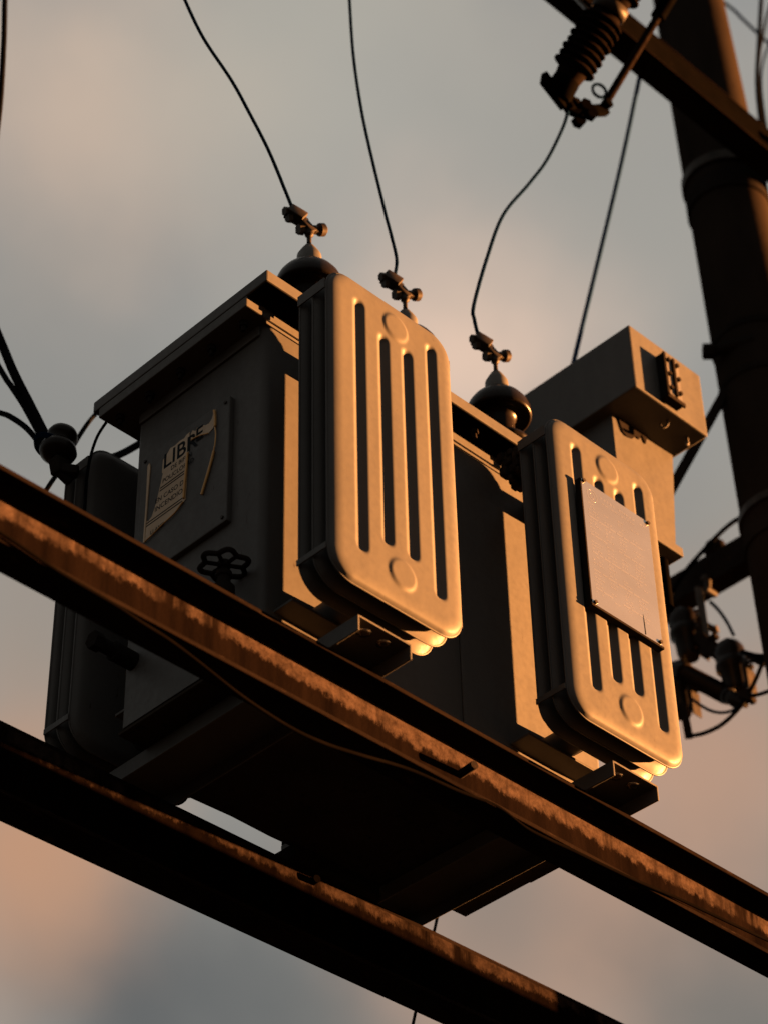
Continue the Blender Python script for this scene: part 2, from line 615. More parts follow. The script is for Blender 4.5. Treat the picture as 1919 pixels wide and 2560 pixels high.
# ------------------------------------------------------------------ transformer
TR = empty('transformer', (0.525, 0.265, -0.88), 'grey pole platform transformer with ribbed radiators and three brown bushings', 'transformer')
LX, LY = 1.05, 0.535
TX0, TX1, TY0, TY1 = 0.062, 0.988, 0.068, 0.463


def rounded_box(x0, x1, y0, y1, z0, z1, r, seg=6):
    pts = []
    for cx, cy, a0 in ((x1 - r, y1 - r, 0), (x0 + r, y1 - r, 90), (x0 + r, y0 + r, 180), (x1 - r, y0 + r, 270)):
        for k in range(seg + 1):
            a = math.radians(a0 + 90 * k / seg)
            pts.append((cx + r * math.cos(a), cy + r * math.sin(a)))
    n = len(pts)
    mb = MB()
    mb.add([(p[0], p[1], z0) for p in pts] + [(p[0], p[1], z1) for p in pts],
           [[i, (i + 1) % n, n + (i + 1) % n, n + i] for i in range(n)], True)
    mb.add([(p[0], p[1], z0) for p in pts], [list(range(n))[::-1]])
    mb.add([(p[0], p[1], z1) for p in pts], [list(range(n))])
    return mb


rounded_box(TX0, TX1, TY0, TY1, -0.836, -0.032, 0.018).build('tank', M['paint'], TR, sharp=40)
bp = MB().prism([(0.062, 0.068), (1.010, 0.068), (1.012, 0.30), (1.009, 0.302), (1.011, 0.485), (0.932, 0.486), (0.932, 0.520), (0.80, 0.527), (0.66, 0.524), (0.505, 0.530), (0.40, 0.527), (0.285, 0.532), (0.270, 0.528), (0.258, 0.512), (0.245, 0.49), (0.225, 0.466), (0.062, 0.463)],
                (1, 0, 0), (0, 1, 0), (0, 0, -0.8462), (0, 0, 0.0060))
bp.build('base_plate', M['underside'], TR)
# lid: plate with turned-down rim, rim flange of the tank below it
lid = MB().box(0.0, LX, 0.0, LY, -0.029, 0.0, 0.003)
lid_o = lid.build('lid', M['paint'], TR)
MB().box(0.004, LX - 0.004, 0.004, 0.0592, -0.0302, -0.0292).build('lid_shade_strip', M['black_and_shade'], lid_o)  # added near-black strip that paints the shade under the lid overhang
rim_o = MB().box(0.0012, LX - 0.0012, 0.060, 0.516, -0.055, -0.0293, 0.0025).build('rim_flange', M['paint_chipped'], TR)
for (xx, yy, zz) in [(0.030, 0.10 + 0.095 * k, -0.055) for k in range(5)] + [(0.12 + 0.165 * k, 0.030, -0.029) for k in range(6)]:
    b_ = MB()
    b_.hexnut((xx, yy, zz - 0.006), (0, 0, 1), 0.0095, 0.012)
    b_.rod((xx, yy, zz - 0.024), (xx, yy, zz - 0.011), 0.005, 8)
    b_.build('bolt', M['dark_steel'], lid_o)
MB().box(0.0585, 0.991, 0.0645, 0.0677, -0.0625, -0.0553, 0.0015).build('weld_collar', M['paint_chipped'], TR)
MB().box(0.0560, 0.0618, 0.085, 0.45, -0.082, -0.0553, 0.002).build('weld_collar', M['paint'], TR)
MB().box(0.578, 0.586, 0.0645, 0.0675, -0.80, -0.06, 0.001).build('weld_seam', M['paint'], TR)
nest = MB()
rnd = random.Random(3)
for k in range(90):
    c = V(0.712 + rnd.uniform(-.022, .022), rnd.uniform(-.025, .025), -0.098 + rnd.uniform(-.034, .034))
    s_ = 0.006 + 0.006 * rnd.random()
    nest.box(c.x - s_, c.x + s_, c.y - s_ * .7, c.y + s_ * .7, c.z - s_, c.z + s_, s_ * 0.4)
o = nest.build('wasp_nest', M['mud'])
tag(o, 'dark clump of mud nest under the lid beside the second radiator', 'nest')

# skids: inverted channels under the tank that rest on both beams
for x0, y1 in ((0.128, 0.600), (0.798, 0.600)):
    x1 = x0 + 0.132
    sk = MB()
    ring = []
    sk.box(x0 + 0.004, x1 - 0.004, -0.110, y1, -0.8505, -0.8465)
    sk.box(x0, x0 + 0.0042, -0.110, y1, -0.880, -0.8465, 0.0012)
    sk.box(x1 - 0.0042, x1, -0.110, y1, -0.880, -0.8465, 0.0012)
    sk_o = sk.build('skid', M['paint'], TR)
    for hx in (x0 + 0.042, x0 + 0.090):
        lip = MB().lathe([(0.006, -0.0005), (0.0135, -0.0005), (0.0135, 0.0005), (0.006, 0.0005)], (hx, -0.082, -0.8512), (0, 0, 1), 20)
        lip.build('bolt_hole_washer', M['plate'], sk_o)

# ---- radiators
PW, PH = 0.332, 0.75       # panel width and height
PR = 0.056                 # corner radius


def panel_depth(x, z, front):
    """relief of one pressed sheet at panel coordinates x, z (from the lower left corner)"""
    qx, qz = abs(x - PW / 2) - (PW / 2 - PR), abs(z - PH / 2) - (PH / 2 - PR)
    d = PR - (math.hypot(max(qx, 0), max(qz, 0)) + min(max(qx, qz), 0))     # distance in from the edge
    t = max(0.0, min(1.0, (d - 0.0) / 0.030))
    h = 0.0125 * math.sqrt(max(0.0, 1 - (1 - t) ** 2.2))
    if front:
        for gx, g0, g1 in ((0.074, 0.068, 0.700), (0.139, 0.118, 0.648), (0.203, 0.118, 0.650), (0.270, 0.064, 0.705)):
            hw = 0.0185
            dz = max(g0 + hw - z, z - (g1 - hw), 0.0)
            r = math.hypot(x - gx, dz) / hw
            if r < 1:
                h -= 0.0088 * (0.5 + 0.5 * math.cos(math.pi * max(0.0, (r - 0.12) / 0.88)))
        for cz in (0.071, 0.684):
            r = math.hypot(x - 0.172, z - cz)
            h += 0.0036 * (1 - smooth(0.027, 0.037, r))
    return h


def sheet_mesh(front, nx, nz):
    """one fin: two pressed sheets back to back round a welded seam lip"""
    mb = MB()
    inside = {}
    for side in (-1, 1):
        vs_, idx, fs = [], {}, []
        for j in range(nz + 1):
            for i in range(nx + 1):
                x, z = PW * i / nx, PH * j / nz
                # pull grid points outside the rounded corner onto it
                qx, qz = abs(x - PW / 2) - (PW / 2 - PR), abs(z - PH / 2) - (PH / 2 - PR)
                if qx > 0 and qz > 0:
                    l = math.hypot(qx, qz)
                    mx = max(qx, qz)
                    k = mx / l if l > 0 else 1
                    sx, sz = (1 if x > PW / 2 else -1), (1 if z > PH / 2 else -1)
                    x = PW / 2 + sx * (PW / 2 - PR + qx * k)
                    z = PH / 2 + sz * (PH / 2 - PR + qz * k)
                h = panel_depth(x, z, front and side < 0)
                idx[i, j] = len(vs_)
                vs_.append((x, side * h, z))
        for j in range(nz):
            for i in range(nx):
                fs.append([idx[i, j], idx[i + 1, j], idx[i + 1, j + 1], idx[i, j + 1]])
        mb.add(vs_, fs, True)
    # seam lip
    pts = []
    for cx, cz, a0 in ((PW - PR, PH - PR, 0), (PR, PH - PR, 90), (PR, PR, 180), (PW - PR, PR, 270)):
        for k in range(9):
            a = math.radians(a0 + 90 * k / 8)
            pts.append((cx + (PR) * math.cos(a), cz + (PR) * math.sin(a), cx + (PR + 0.0028) * math.cos(a), cz + (PR + 0.0028) * math.sin(a)))
    n = len(pts)
    vv = [(p[0], -0.0012, p[1]) for p in pts] + [(p[2], -0.0012, p[3]) for p in pts] + [(p[2], 0.0012, p[3]) for p in pts] + [(p[0], 0.0012, p[1]) for p in pts]
    ff = []
    for k in range(3):
        for i in range(n):
            ff.append([k * n + i, k * n + (i + 1) % n, (k + 1) * n + (i + 1) % n, (k + 1) * n + i])
    mb.add(vv, ff, True)
    return mb


front_me = inner_me = None
PITCH = 0.0365


def radiator(x0, y_front, sgn, label):
    """sgn = 1: outer face looks to -Y; sgn = -1: to +Y"""
    global front_me, inner_me
    zb = -0.803
    org = V(x0, y_front, zb)
    rt = bpy.data.objects.new('radiator', None)
    col.objects.link(rt)
    place(rt, org, TR)
    rt['label'] = label
    for k in range(3):
        me = front_me if k == 0 else inner_me
        if me is None:
            o = sheet_mesh(k == 0, 120 if k == 0 else 44, 200 if k == 0 else 60).build('fin_panel', M['paint'], rt, org=(0, 0, 0))
            me = o.data
            if k == 0:
                front_me = me
            else:
                inner_me = me
        else:
            o = bpy.data.objects.new('fin_panel', me)
            col.objects.link(o)
            o.parent = rt
        ORG[o.name] = org
        o.location = V(0, sgn * (0.0125 + k * PITCH), 0)
        if sgn < 0:
            o.scale = (1, -1, 1) if k == 0 else (1, 1, 1)
    yb0, yb1 = y_front + sgn * 0.013, y_front + sgn * 0.088
    for zc, hh in ((PH - 0.052, 0.026), (0.052, 0.013)):
        for xe in (-0.0042, PW + 0.0042):
            mb = MB().box(x0 + xe - 0.0015, x0 + xe + 0.0015, min(yb0, yb1), max(yb0, yb1), zb + zc - hh / 2, zb + zc + hh / 2, 0.0006)
            mb.build('strap', M['paint'], rt)
    yt = TY0 if sgn > 0 else TY1
    for zc in (0.075, PH - 0.075):
        mb = MB().rod((x0 + PW / 2, y_front + sgn * 0.02, zb + zc), (x0 + PW / 2, yt, zb + zc), 0.030, 24)
        mb.build('header_pipe', M['paint'], rt)
        if zc < 0.2:
            MB().box(x0 + 0.05, x0 + PW - 0.05, min(yt, yt - sgn * 0.05), max(yt, yt - sgn * 0.05), zb + zc - 0.036, zb + zc - 0.0305, 0.001).build('support_angle', M['paint'], rt)
    return rt


radiator(0.040, -0.140, 1, 'front radiator nearer the sign, plain ribbed face')
radiator(0.660, -0.140, 1, 'front radiator carrying the rating plate')
radiator(0.040, 0.675, -1, 'rear radiator in shade')
radiator(0.660, 0.675, -1, 'rear radiator in shade')

# ---- rating plate on the second radiator
np_x0, np_x1, np_z0, np_z1, np_y = 0.728, 0.938, -0.532, -0.210, -0.153
plate = MB().box(np_x0, np_x1, np_y, np_y + 0.0015, np_z0, np_z1, 0.0004).build('rating_plate', M['plate'], TR)
hold = MB()
hold.box(np_x0 - 0.003, np_x0, np_y + 0.0002, -0.1385, np_z0 - 0.002, np_z1 + 0.001)
hold.box(np_x0 - 0.003, np_x1 + 0.003, np_y - 0.0015, -0.1385, np_z0 - 0.006, np_z0 - 0.0005)
hold.build('plate_holder', M['dark_steel'], plate)
for (x, z) in ((np_x0 + 0.006, np_z1 - 0.004), (np_x1 - 0.004, np_z1 - 0.004), (np_x0 + 0.008, np_z0 + 0.006), (np_x1 - 0.006, np_z0 + 0.008)):
    MB().rod((x, np_y - 0.004, z), (x, np_y, z), 0.0045, 8).build('rivet', M['bronze'], plate)
pr = MB()
for R0, R1 in ((0.0135, 0.0165), (0.006, 0.0085)):
    pr.lathe([(R0, 0.0), (R0, 0.0001), (R1, 0.0001), (R1, 0.0)], (np_x0 + 0.030, np_y - 0.00003, np_z1 - 0.030), (0, -1, 0), 32, False)
rnd = random.Random(11)


def dash_row(x0, x1, z, h, dmin, dmax, gap):
    x = x0
    while x < x1:
        w = rnd.uniform(dmin, dmax)
        e = min(x + w, x1)
        if rnd.random() < 0.88 and e - x > 0.002:
            pr.add([(x, np_y - 0.0001, z), (e, np_y - 0.0001, z), (e, np_y - 0.0001, z + h), (x, np_y - 0.0001, z + h)], [[0, 1, 2, 3]])
        x = e + gap * rnd.uniform(0.7, 1.5)


dash_row(np_x0 + 0.055, np_x1 - 0.015, np_z1 - 0.024, 0.0052, 0.004, 0.009, 0.003)
dash_row(np_x0 + 0.060, np_x1 - 0.050, np_z1 - 0.036, 0.003, 0.004, 0.009, 0.003)
zrow = np_z1 - 0.056
k = 0
while zrow > np_z0 + 0.03:
    if k % 5 == 4:
        dash_row(np_x0 + 0.014, np_x1 - 0.03, zrow, 0.0036, 0.01, 0.03, 0.003)
    else:
        for cx, w in ((0.014, 0.035), (0.062, 0.03), (0.105, 0.028), (0.148, 0.036)):
            if rnd.random() < 0.8:
                dash_row(np_x0 + cx, np_x0 + cx + w * rnd.uniform(0.5, 1), zrow, 0.003, 0.003, 0.009, 0.0018)
    zrow -= 0.0092
    k += 1
pr.build('plate_print', M['plate_print'], plate)
MB().prism([(0, 0), (0.0022, 0.001), (0.001, 0.034), (-0.001, 0.05)], (1, 0, 0), (0, 0, 1), (0.886, np_y - 0.0006, np_z0 + 0.004), (0, 0.0004, 0)).build('scratch', M['ink'], plate)

# ---- warning plate with the torn sticker on the end wall
sy0, sy1, sz0, sz1, sx = 0.158, 0.425, -0.515, -0.199, 0.050
sign = MB().box(sx, TX0 + 0.001, sy0, sy1, sz0, sz1, 0.003).build('warning_plate', M['paint'], TR)
for yy in (sy0 + 0.012, sy1 - 0.012):
    for zz in (sz0 + 0.012, sz1 - 0.012):
        MB().rod((sx - 0.003, yy, zz), (sx, yy, zz), 0.004, 8).build('rivet', M['bronze'], sign)
U, W_ = (0, -1, 0), (0, 0, 1)                       # reading direction runs to -Y seen from -X
S0 = V(sx, 0.404, -0.425)                           # lower left corner of the sticker


def scrap(poly, mat, th=0.0009, off=0.0003, name='sticker_scrap'):
    mb = MB().prism(poly, U, W_, S0 + V(-off, 0, 0), (-th, 0, 0))
    return mb.build(name, mat, sign)


scrap([(0.004, 0.0), (0.030, 0.003), (0.060, 0.012), (0.092, 0.018), (0.118, 0.030), (0.124, 0.034), (0.125, 0.075), (0.126, 0.12), (0.127, 0.158),
       (0.128, 0.205), (0.118, 0.204), (0.112, 0.199), (0.098, 0.201), (0.084, 0.198), (0.070, 0.200), (0.058, 0.188), (0.048, 0.182), (0.047, 0.150), (0.050, 0.146), (0.046, 0.128), (0.040, 0.105),
       (0.036, 0.088), (0.030, 0.07), (0.022, 0.052), (0.012, 0.046), (0.006, 0.05), (0.003, 0.03)], M['sticker'])
scrap([(0.0, -0.002), (0.004, -0.003), (0.006, 0.05), (0.007, 0.11), (0.010, 0.19), (0.006, 0.200), (0.001, 0.195), (0.002, 0.10)], M['sticker'], 0.002)
scrap([(0.133, 0.178), (0.142, 0.182), (0.158, 0.178), (0.172, 0.172), (0.186, 0.164), (0.196, 0.168), (0.203, 0.172), (0.206, 0.162), (0.209, 0.178), (0.206, 0.215), (0.200, 0.212), (0.194, 0.196),
       (0.186, 0.190), (0.176, 0.192), (0.164, 0.200), (0.158, 0.196), (0.150, 0.202), (0.146, 0.196), (0.137, 0.204), (0.132, 0.198)], M['sticker'])
# curled amber edges where the vinyl peeled
curl = MB()


def curl_edge(pts, r):
    P = [S0 + V(-0.003, -p[0], p[1]) for p in pts]
    curl.tube(curve(P, 4), r, 6)


curl_edge([(0.126, 0.150), (0.124, 0.110), (0.121, 0.070), (0.120, 0.038)], 0.0028)
curl_edge([(0.119, 0.030), (0.095, 0.016), (0.060, 0.009), (0.030, 0.001), (0.006, -0.004)], 0.0016)
curl_edge([(0.203, 0.212), (0.206, 0.192), (0.207, 0.168)], 0.0028)
curl_edge([(0.207, 0.166), (0.210, 0.145), (0.209, 0.122), (0.205, 0.104)], 0.0015)
curl_edge([(0.206, 0.104), (0.197, 0.075), (0.186, 0.045), (0.174, 0.014)], 0.0028)
curl_edge([(0.186, 0.163), (0.170, 0.170), (0.152, 0.176), (0.136, 0.178)], 0.0015)
curl.build('peeled_edge', M['sticker_edge'], sign)
ink = MB()


def put(body, x, z, size, shear=0.0):
    t = text_mesh(body, size, U, W_, S0 + V(0, -x, z), (-0.0014, 0, 0), shear)
    ink.add(t.v, t.f)


put('LIBR', 0.049, 0.156, 0.054)
put('DE BIFEN', 0.074, 0.138, 0.0155)
put('POLICLORAD', 0.050, 0.119, 0.0155)
put('EN CASO DE', 0.030, 0.078, 0.0165)
put('INCENDIO', 0.030, 0.057, 0.0175)
put('LLAME', 0.020, 0.006, 0.014)
for z, x0, x1 in ((0.109, 0.044, 0.125), (0.1025, 0.043, 0.125), (0.041, 0.006, 0.116), (0.034, 0.006, 0.114)):
    t = MB().prism([(x0, 0), (x1, 0), (x1, 0.0028), (x0, 0.0028)], U, W_, S0 + V(-0.00125, 0, z), (-0.0002, 0, 0))
    ink.add(t.v, t.f)
put('E', 0.146, 0.166, 0.048)
ink.build('print', M['ink'], sign)

# ---- sampling valve with hand wheel below the plate
val = MB()
vx, vy, vz = 0.016, 0.121, -0.664
val.lathe([(0.0, -0.12), (0.014, -0.12), (0.016, -0.10), (0.016, -0.075), (0.021, -0.072), (0.021, -0.052), (0.014, -0.048), (0.012, -0.03), (0.015, -0.028), (0.015, -0.018), (0.006, -0.014), (0.006, 0.004), (0.0, 0.004)], (vx, vy, vz), n=20)
val.rod((vx, vy, vz - 0.09), (TX0 + 0.002, vy, vz - 0.09), 0.015, 16)
val_o = val.build('valve', M['dark_steel'], TR, sharp=35)
wh = MB()
ring = []
for k in range(73):
    a = 2 * math.pi * k / 72
    R_ = 0.041 + 0.0055 * math.cos(6 * a)
    ring.append(V(vx + R_ * math.cos(a), vy + R_ * math.sin(a), vz))
wh.tube(ring, 0.0052, 8, cap=False)
for k in range(6):
    a = 2 * math.pi * (k + 0.5) / 6
    wh.tube([V(vx, vy, vz), V(vx + 0.037 * math.cos(a), vy + 0.037 * math.sin(a), vz)], 0.0042, 6)
wh.lathe([(0, 0.006), (0.012, 0.006), (0.012, -0.006), (0, -0.006)], (vx, vy, vz), n=16)
wh.build('hand_wheel', M['dark_steel'], val_o, sharp=40)
dr = MB()
dr.rod((TX0 + 0.002, 0.432, -0.692), (0.012, 0.431, -0.692), 0.019, 16)
dr.rod((0.012, 0.431, -0.692), (-0.020, 0.430, -0.692), 0.014, 14)
dr.hexnut((-0.030, 0.430, -0.692), (1, 0, 0), 0.019, 0.02)
dr.build('drain_plug', M['dark_steel'], TR, sharp=35)

# ---- high-voltage bushings with clamp terminals
B0 = V(0.235, 0.13, 0.0)
bu = bpy.data.objects.new('bushing', None)
col.objects.link(bu)
place(bu, B0, TR)
prof = [(0.0, -0.004), (0.048, -0.004), (0.048, 0.012), (0.040, 0.016), (0.036, 0.03), (0.034, 0.068), (0.038, 0.084), (0.064, 0.092), (0.070, 0.097), (0.069, 0.104), (0.052, 0.118),
        (0.037, 0.130), (0.034, 0.145), (0.034, 0.176), (0.044, 0.194), (0.060, 0.192), (0.068, 0.187), (0.0725, 0.189), (0.0735, 0.196), (0.072, 0.210), (0.067, 0.225), (0.058, 0.239), (0.045, 0.250), (0.031, 0.257), (0.022, 0.259), (0.0, 0.259)]
MB().lathe(prof, B0, n=48).build('porcelain', M['porcelain'], bu, sharp=70)
cap = MB().lathe([(0.036, 0.254), (0.036, 0.264), (0.028, 0.272), (0.026, 0.298), (0.018, 0.314), (0.011, 0.326), (0.0, 0.330)], B0, n=24)
cap.box(B0.x + 0.012, B0.x + 0.031, B0.y - 0.010, B0.y + 0.002, 0.266, 0.302, 0.003)
cap.rod((B0.x + 0.023, B0.y - 0.013, 0.292), (B0.x + 0.023, B0.y - 0.008, 0.292), 0.0035, 8)
cap.build('cap', M['galv'], bu, sharp=35)
tm = MB()
tm.lathe([(0.0065, 0.326), (0.0065, 0.352), (0.012, 0.358), (0.013, 0.372), (0.008, 0.382), (0.0, 0.382)], B0, n=16)
c0 = B0 + V(0, 0, 0.376)
tm.bar(c0 + V(0.010, -0.002, -0.006), c0 + V(-0.028, 0.012, 0.036), 0.027, 0.025, (0.7, 0, 0.7), 0.003)
tm.rod(c0 + V(-0.024, 0.010, -0.006), c0 + V(0.036, -0.010, 0.022), 0.0062, 10)
tm.hexnut(c0 + V(-0.022, 0.010, -0.004), (1, -.3, .35), 0.0155, 0.016)
tm.lathe([(0, -0.009), (0.013, -0.009), (0.0185, -0.004), (0.0185, 0.010), (0.011, 0.017), (0, 0.017)], c0 + V(0.033, -0.009, 0.020), (1, -.3, .45), 16)
tm.hexnut(c0 + V(0.018, -0.005, 0.012), (1, -.3, .4), 0.013, 0.010)
c1 = c0 + V(-0.036, 0.014, 0.044)
tm.bar(c1 + V(0.020, -0.010, -0.012), c1 + V(-0.020, 0.010, 0.012), 0.034, 0.040, (0.5, 0, 0.8), 0.004)
for dz in (0.010, -0.008):
    q = c1 + V(dz * -0.6, 0, dz)
    tm.rod(q + V(-0.026, 0.008, -0.012), q + V(0.030, -0.010, 0.008), 0.0045, 8)
    tm.hexnut(q + V(-0.022, 0.007, -0.010), (1, -.3, .35), 0.0130, 0.014)
    tm.hexnut(q + V(0.018, -0.006, 0.004), (1, -.3, .35), 0.0105, 0.010)
tm.v = [c0 + (v - c0) * 0.8 for v in tm.v]
tm.build('terminal_clamp', M['bronze'], bu, sharp=35)
copy_tree(bu, (0.288, 0, 0))
copy_tree(bu, (0.576, 0, 0))

# ---- conservator tank on its neck at the right end
cx0, cx1, cy0, cy1, cz0, cz1 = 1.140, 1.402, -0.010, 0.440, 0.402, 0.600
co = MB().box(cx0, cx1, cy0, cy1, cz0, cz1, 0.004).build('conservator', M['paint'], TR)
co['label'] = 'square oil conservator box raised above the right end of the lid'
gx0, gx1, gz0, gz1 = 1.231, 1.290, 0.414, 0.566
gm = MB()
gm.box(gx0, gx1, cy0 - 0.020, cy0 + 0.001, gz0, gz1 - 0.012, 0.002)
gm.box(gx0 - 0.002, gx0 + 0.006, cy0 - 0.026, cy0 - 0.0205, gz0, gz1 - 0.012, 0.001)
gm.box(gx0 - 0.002, gx1 + 0.002, cy0 - 0.026, cy0 - 0.0205, gz0 - 0.004, gz0 + 0.008, 0.001)
gm.box(gx0 + 0.030, gx0 + 0.038, cy0 - 0.027, cy0 - 0.0205, gz0 + 0.018, gz1 - 0.016, 0.001)
g_o = gm.build('level_gauge', M['dark_steel'], co)
for zz in (0.446, 0.491, 0.536):
    for xx in (gx0 + 0.014, gx0 + 0.046):
        mb = MB().hexnut((xx, cy0 - 0.024, zz), (0, 1, 0), 0.006, 0.010)
        mb.build('gauge_bolt', M['dark_steel'], co)
MB().box(gx0 + 0.008, gx0 + 0.028, cy0 - 0.0215, cy0 - 0.0203, gz0 + 0.012, gz1 - 0.016).build('gauge_glass', M['gauge_face'], co)
MB().box(gx0 + 0.040, gx1 - 0.002, cy0 - 0.0215, cy0 - 0.0203, gz0 + 0.012, gz1 - 0.016).build('gauge_glass', M['gauge_face'], co)
eye = MB()
MB().torus((1.285, 0.028, cz0 - 0.006), (1, 0.2, 0), 0.010, 0.003, 16, 6).build('lifting_eye', M['galv'], co)
eye.rod((1.368, 0.028, cz0 - 0.020), (1.368, 0.028, cz0 + 0.002), 0.0045, 8)
eye.rod((1.368, 0.028, cz0 - 0.020), (1.356, 0.020, cz0 - 0.026), 0.0045, 8)
eye.build('drain_fitting', M['galv'], co)
hook = MB().tube(curve([(cx0 - 0.002, 0.405, 0.53), (cx0 - 0.016, 0.40, 0.545), (cx0 - 0.018, 0.365, 0.55), (cx0 - 0.018, 0.350, 0.53), (cx0 - 0.018, 0.348, 0.47), (cx0 - 0.018, 0.35, 0.43)], 5), 0.006, 8)
hook.build('vent_pipe', M['dark_steel'], co)
ny = 0.092
neck = MB().prism([(1.172, 0.070), (1.358, 0.084), (1.392, 0.4015), (1.172, 0.4015)], (1, 0, 0), (0, 0, 1), (0, ny, 0), (0, 0.24, 0))
neck.build('neck', M['paint'], TR)
MB().box(1.150, 1.378, ny - 0.006, ny + 0.25, 0.078, 0.104, 0.002).build('neck_foot', M['paint'], TR)
for yy in (ny + 0.02, ny + 0.20):
    MB().bar((TX1 - 0.002, yy, -0.10), (1.22, yy, 0.077), 0.006, 0.035, (0, 1, 0)).build('neck_bracket', M['paint'], TR)
rnd = random.Random(5)
wd = MB()
wd.prism([(0, 0)] + [(0.012 * i, -0.012 - 0.03 * rnd.random() - 0.012 * math.sin(i * 0.8)) for i in range(1, 9)] + [(0.105, 0)], (1, 0, 0), (0, 0, 1), (1.19, ny - 0.0035, 0.401), (0, 0.003, 0))
wd.build('ragged_patch', M['dark_steel'], TR)  # ragged dark patch hanging from the top of the neck face

# ------------------------------------------------------------------ conduit below the neck
t = MB().tube([(1.350, 0.135, 0.0775), (1.350, 0.135, 0.02), (1.350, 0.135, -0.06)], 0.020, 14)
tag(t.build('conduit', M['black_and_shade']), 'short black vertical conduit below the conservator neck, beside the rating plate radiator', 'conduit')

# ------------------------------------------------------------------ high-voltage drop wires
def wire(name, pts, r, mat, label, cat, per=8, n=8):
    grp = {'drop_wire': 'high voltage drop wires', 'jumper_cable': 'low voltage jumper cables', 'black_cable': 'black overhead cables'}.get(name)
    return tag(MB().tube(curve(pts, per), r, n).build(name, mat), label, cat, grp)


wire('drop_wire', [(-0.1407, 0.1600, 0.9383), (-0.1153, 0.1550, 0.8722), (-0.0621, 0.1500, 0.7823), (0.0170, 0.1450, 0.7029), (0.0681, 0.1400, 0.6289), (0.1245, 0.1400, 0.5535), (0.1760, 0.1400, 0.4602), (0.1921, 0.1420, 0.4360), (0.2060, 0.1430, 0.4096)], 0.0040, M['wire'],
     'thin grey drop wire to the bushing nearest the warning plate corner', 'wire')
wire('drop_wire', [(0.3855, 0.1500, 1.3946), (0.3869, 0.1500, 1.3034), (0.3942, 0.1480, 1.1090), (0.4118, 0.1460, 0.9464), (0.4346, 0.1440, 0.8180), (0.4781, 0.1420, 0.6316), (0.4988, 0.1420, 0.5566), (0.5133, 0.1420, 0.4924), (0.5066, 0.1420, 0.4372), (0.5106, 0.1430, 0.4156)], 0.0040, M['wire'],
     'thin grey drop wire to the middle bushing, hidden behind the front radiator', 'wire')
wire('drop_wire', [(1.0148, 0.0000, 1.3048), (1.0097, 0.0050, 1.2745), (1.0009, 0.0200, 1.2151), (0.9754, 0.0600, 1.1077), (0.9325, 0.0900, 1.0106), (0.8627, 0.1200, 0.8721), (0.8095, 0.1350, 0.6950), (0.7601, 0.1400, 0.5124), (0.7622, 0.1420, 0.4692), (0.7715, 0.1430, 0.4317), (0.7739, 0.1430, 0.4081)], 0.0046, M['wire'],
     'grey drop wire sagging from the fuse cutout to the right bushing', 'wire')
wire('service_cable', [(1.5680, 0.1600, 2.0255), (1.5341, 0.2600, 1.6264), (1.5088, 0.4600, 1.0362), (1.5166, 0.5300, 0.8644)], 0.0066, M['pale_cable'],
     'straight pale grey cable from the crossarm down behind the conservator', 'cable')

# ------------------------------------------------------------------ crossarm and fuse cutout
ca = empty('crossarm', (1.9, 0.10, 1.935), 'rusty angle steel crossarm on the pole above the conservator', 'crossarm')
MB().box(0.35, 3.1, 0.060, 0.067, 1.935, 2.042, 0.0015).build('face', M['black_and_shade'], ca)  # shade on this face is put into its near-black colour
MB().box(0.35, 3.1, 0.0575, 0.0597, 1.9345, 1.938).build('lit_edge_strip', M['rust'], ca)  # added strips, lighter than the face, paint its thin sunlit edge lines
MB().box(0.35, 3.1, 0.0575, 0.0597, 2.0395, 2.0425).build('lit_edge_strip', M['rust'], ca)
MB().box(0.35, 3.1, 0.0675, 0.140, 1.935, 1.942, 0.0015).build('flange', M['rust'], ca)
mb = MB().rod((2.02, 0.045, 1.985), (2.02, 0.14, 1.985), 0.010, 10)
mb.hexnut((2.02, 0.052, 1.985), (0, 1, 0), 0.019, 0.014)
mb.build('bolt', M['dark_steel'], ca)

fc_b, fc_t = V(0.9655, 0.0000, 1.2914), V(0.9830, -0.2100, 1.5080)
fax = (fc_t - fc_b).normalized()
fc = empty('fuse_cutout', fc_b, 'dark porcelain fuse cutout with stacked sheds hanging from the crossarm', 'fuse cutout')
FL = 0.72
prof = [(0.0, 0.0), (0.030, 0.0), (0.030, 0.02)]
h = 0.085
k = 0
while h < FL - 0.06:
    gap = abs(h - 0.255) < 0.03
    if gap:
        prof += [(0.040, h), (0.040, h + 0.03)]
        h += 0.032
        continue
    R_ = 0.0575 if k % 2 == 0 else 0.055
    prof += [(0.041, h), (0.042, h + 0.003), (R_, h - 0.002), (R_ + 0.0005, h + 0.001), (0.049, h + 0.006), (0.042, h + 0.010)]
    h += 0.0198
    k += 1
prof += [(0.030, FL - 0.02), (0.030, FL), (0.0, FL)]
MB().lathe(prof, fc_b, fax, 40).build('insulator', M['porcelain_dull'], fc, sharp=50)
side = fax.cross(V(0, 1, 0)).normalized()
if side.x < 0:
    side = -side
low = MB()
low.lathe([(0, 0.0), (0.034, 0.0), (0.038, 0.008), (0.036, 0.045), (0.030, 0.066), (0.0, 0.066)], fc_b, fax, 24)
low.bar(fc_b + side * -0.062 + fax * 0.012, fc_b + side * 0.03 + fax * -0.006, 0.05, 0.018, (0, 1, 0), 0.003)
hinge = V(1.1496, 0.0000, 1.3921)
low.bar(fc_b + side * 0.03, fc_b * 0.45 + hinge * 0.55 + fax * -0.02, 0.045, 0.030, (0, 1, 0), 0.005)
low.bar(fc_b * 0.5 + hinge * 0.5 + fax * -0.03, hinge + side * 0.012, 0.030, 0.020, (0, 1, 0), 0.004)
m_ = fc_b * 0.55 + hinge * 0.45
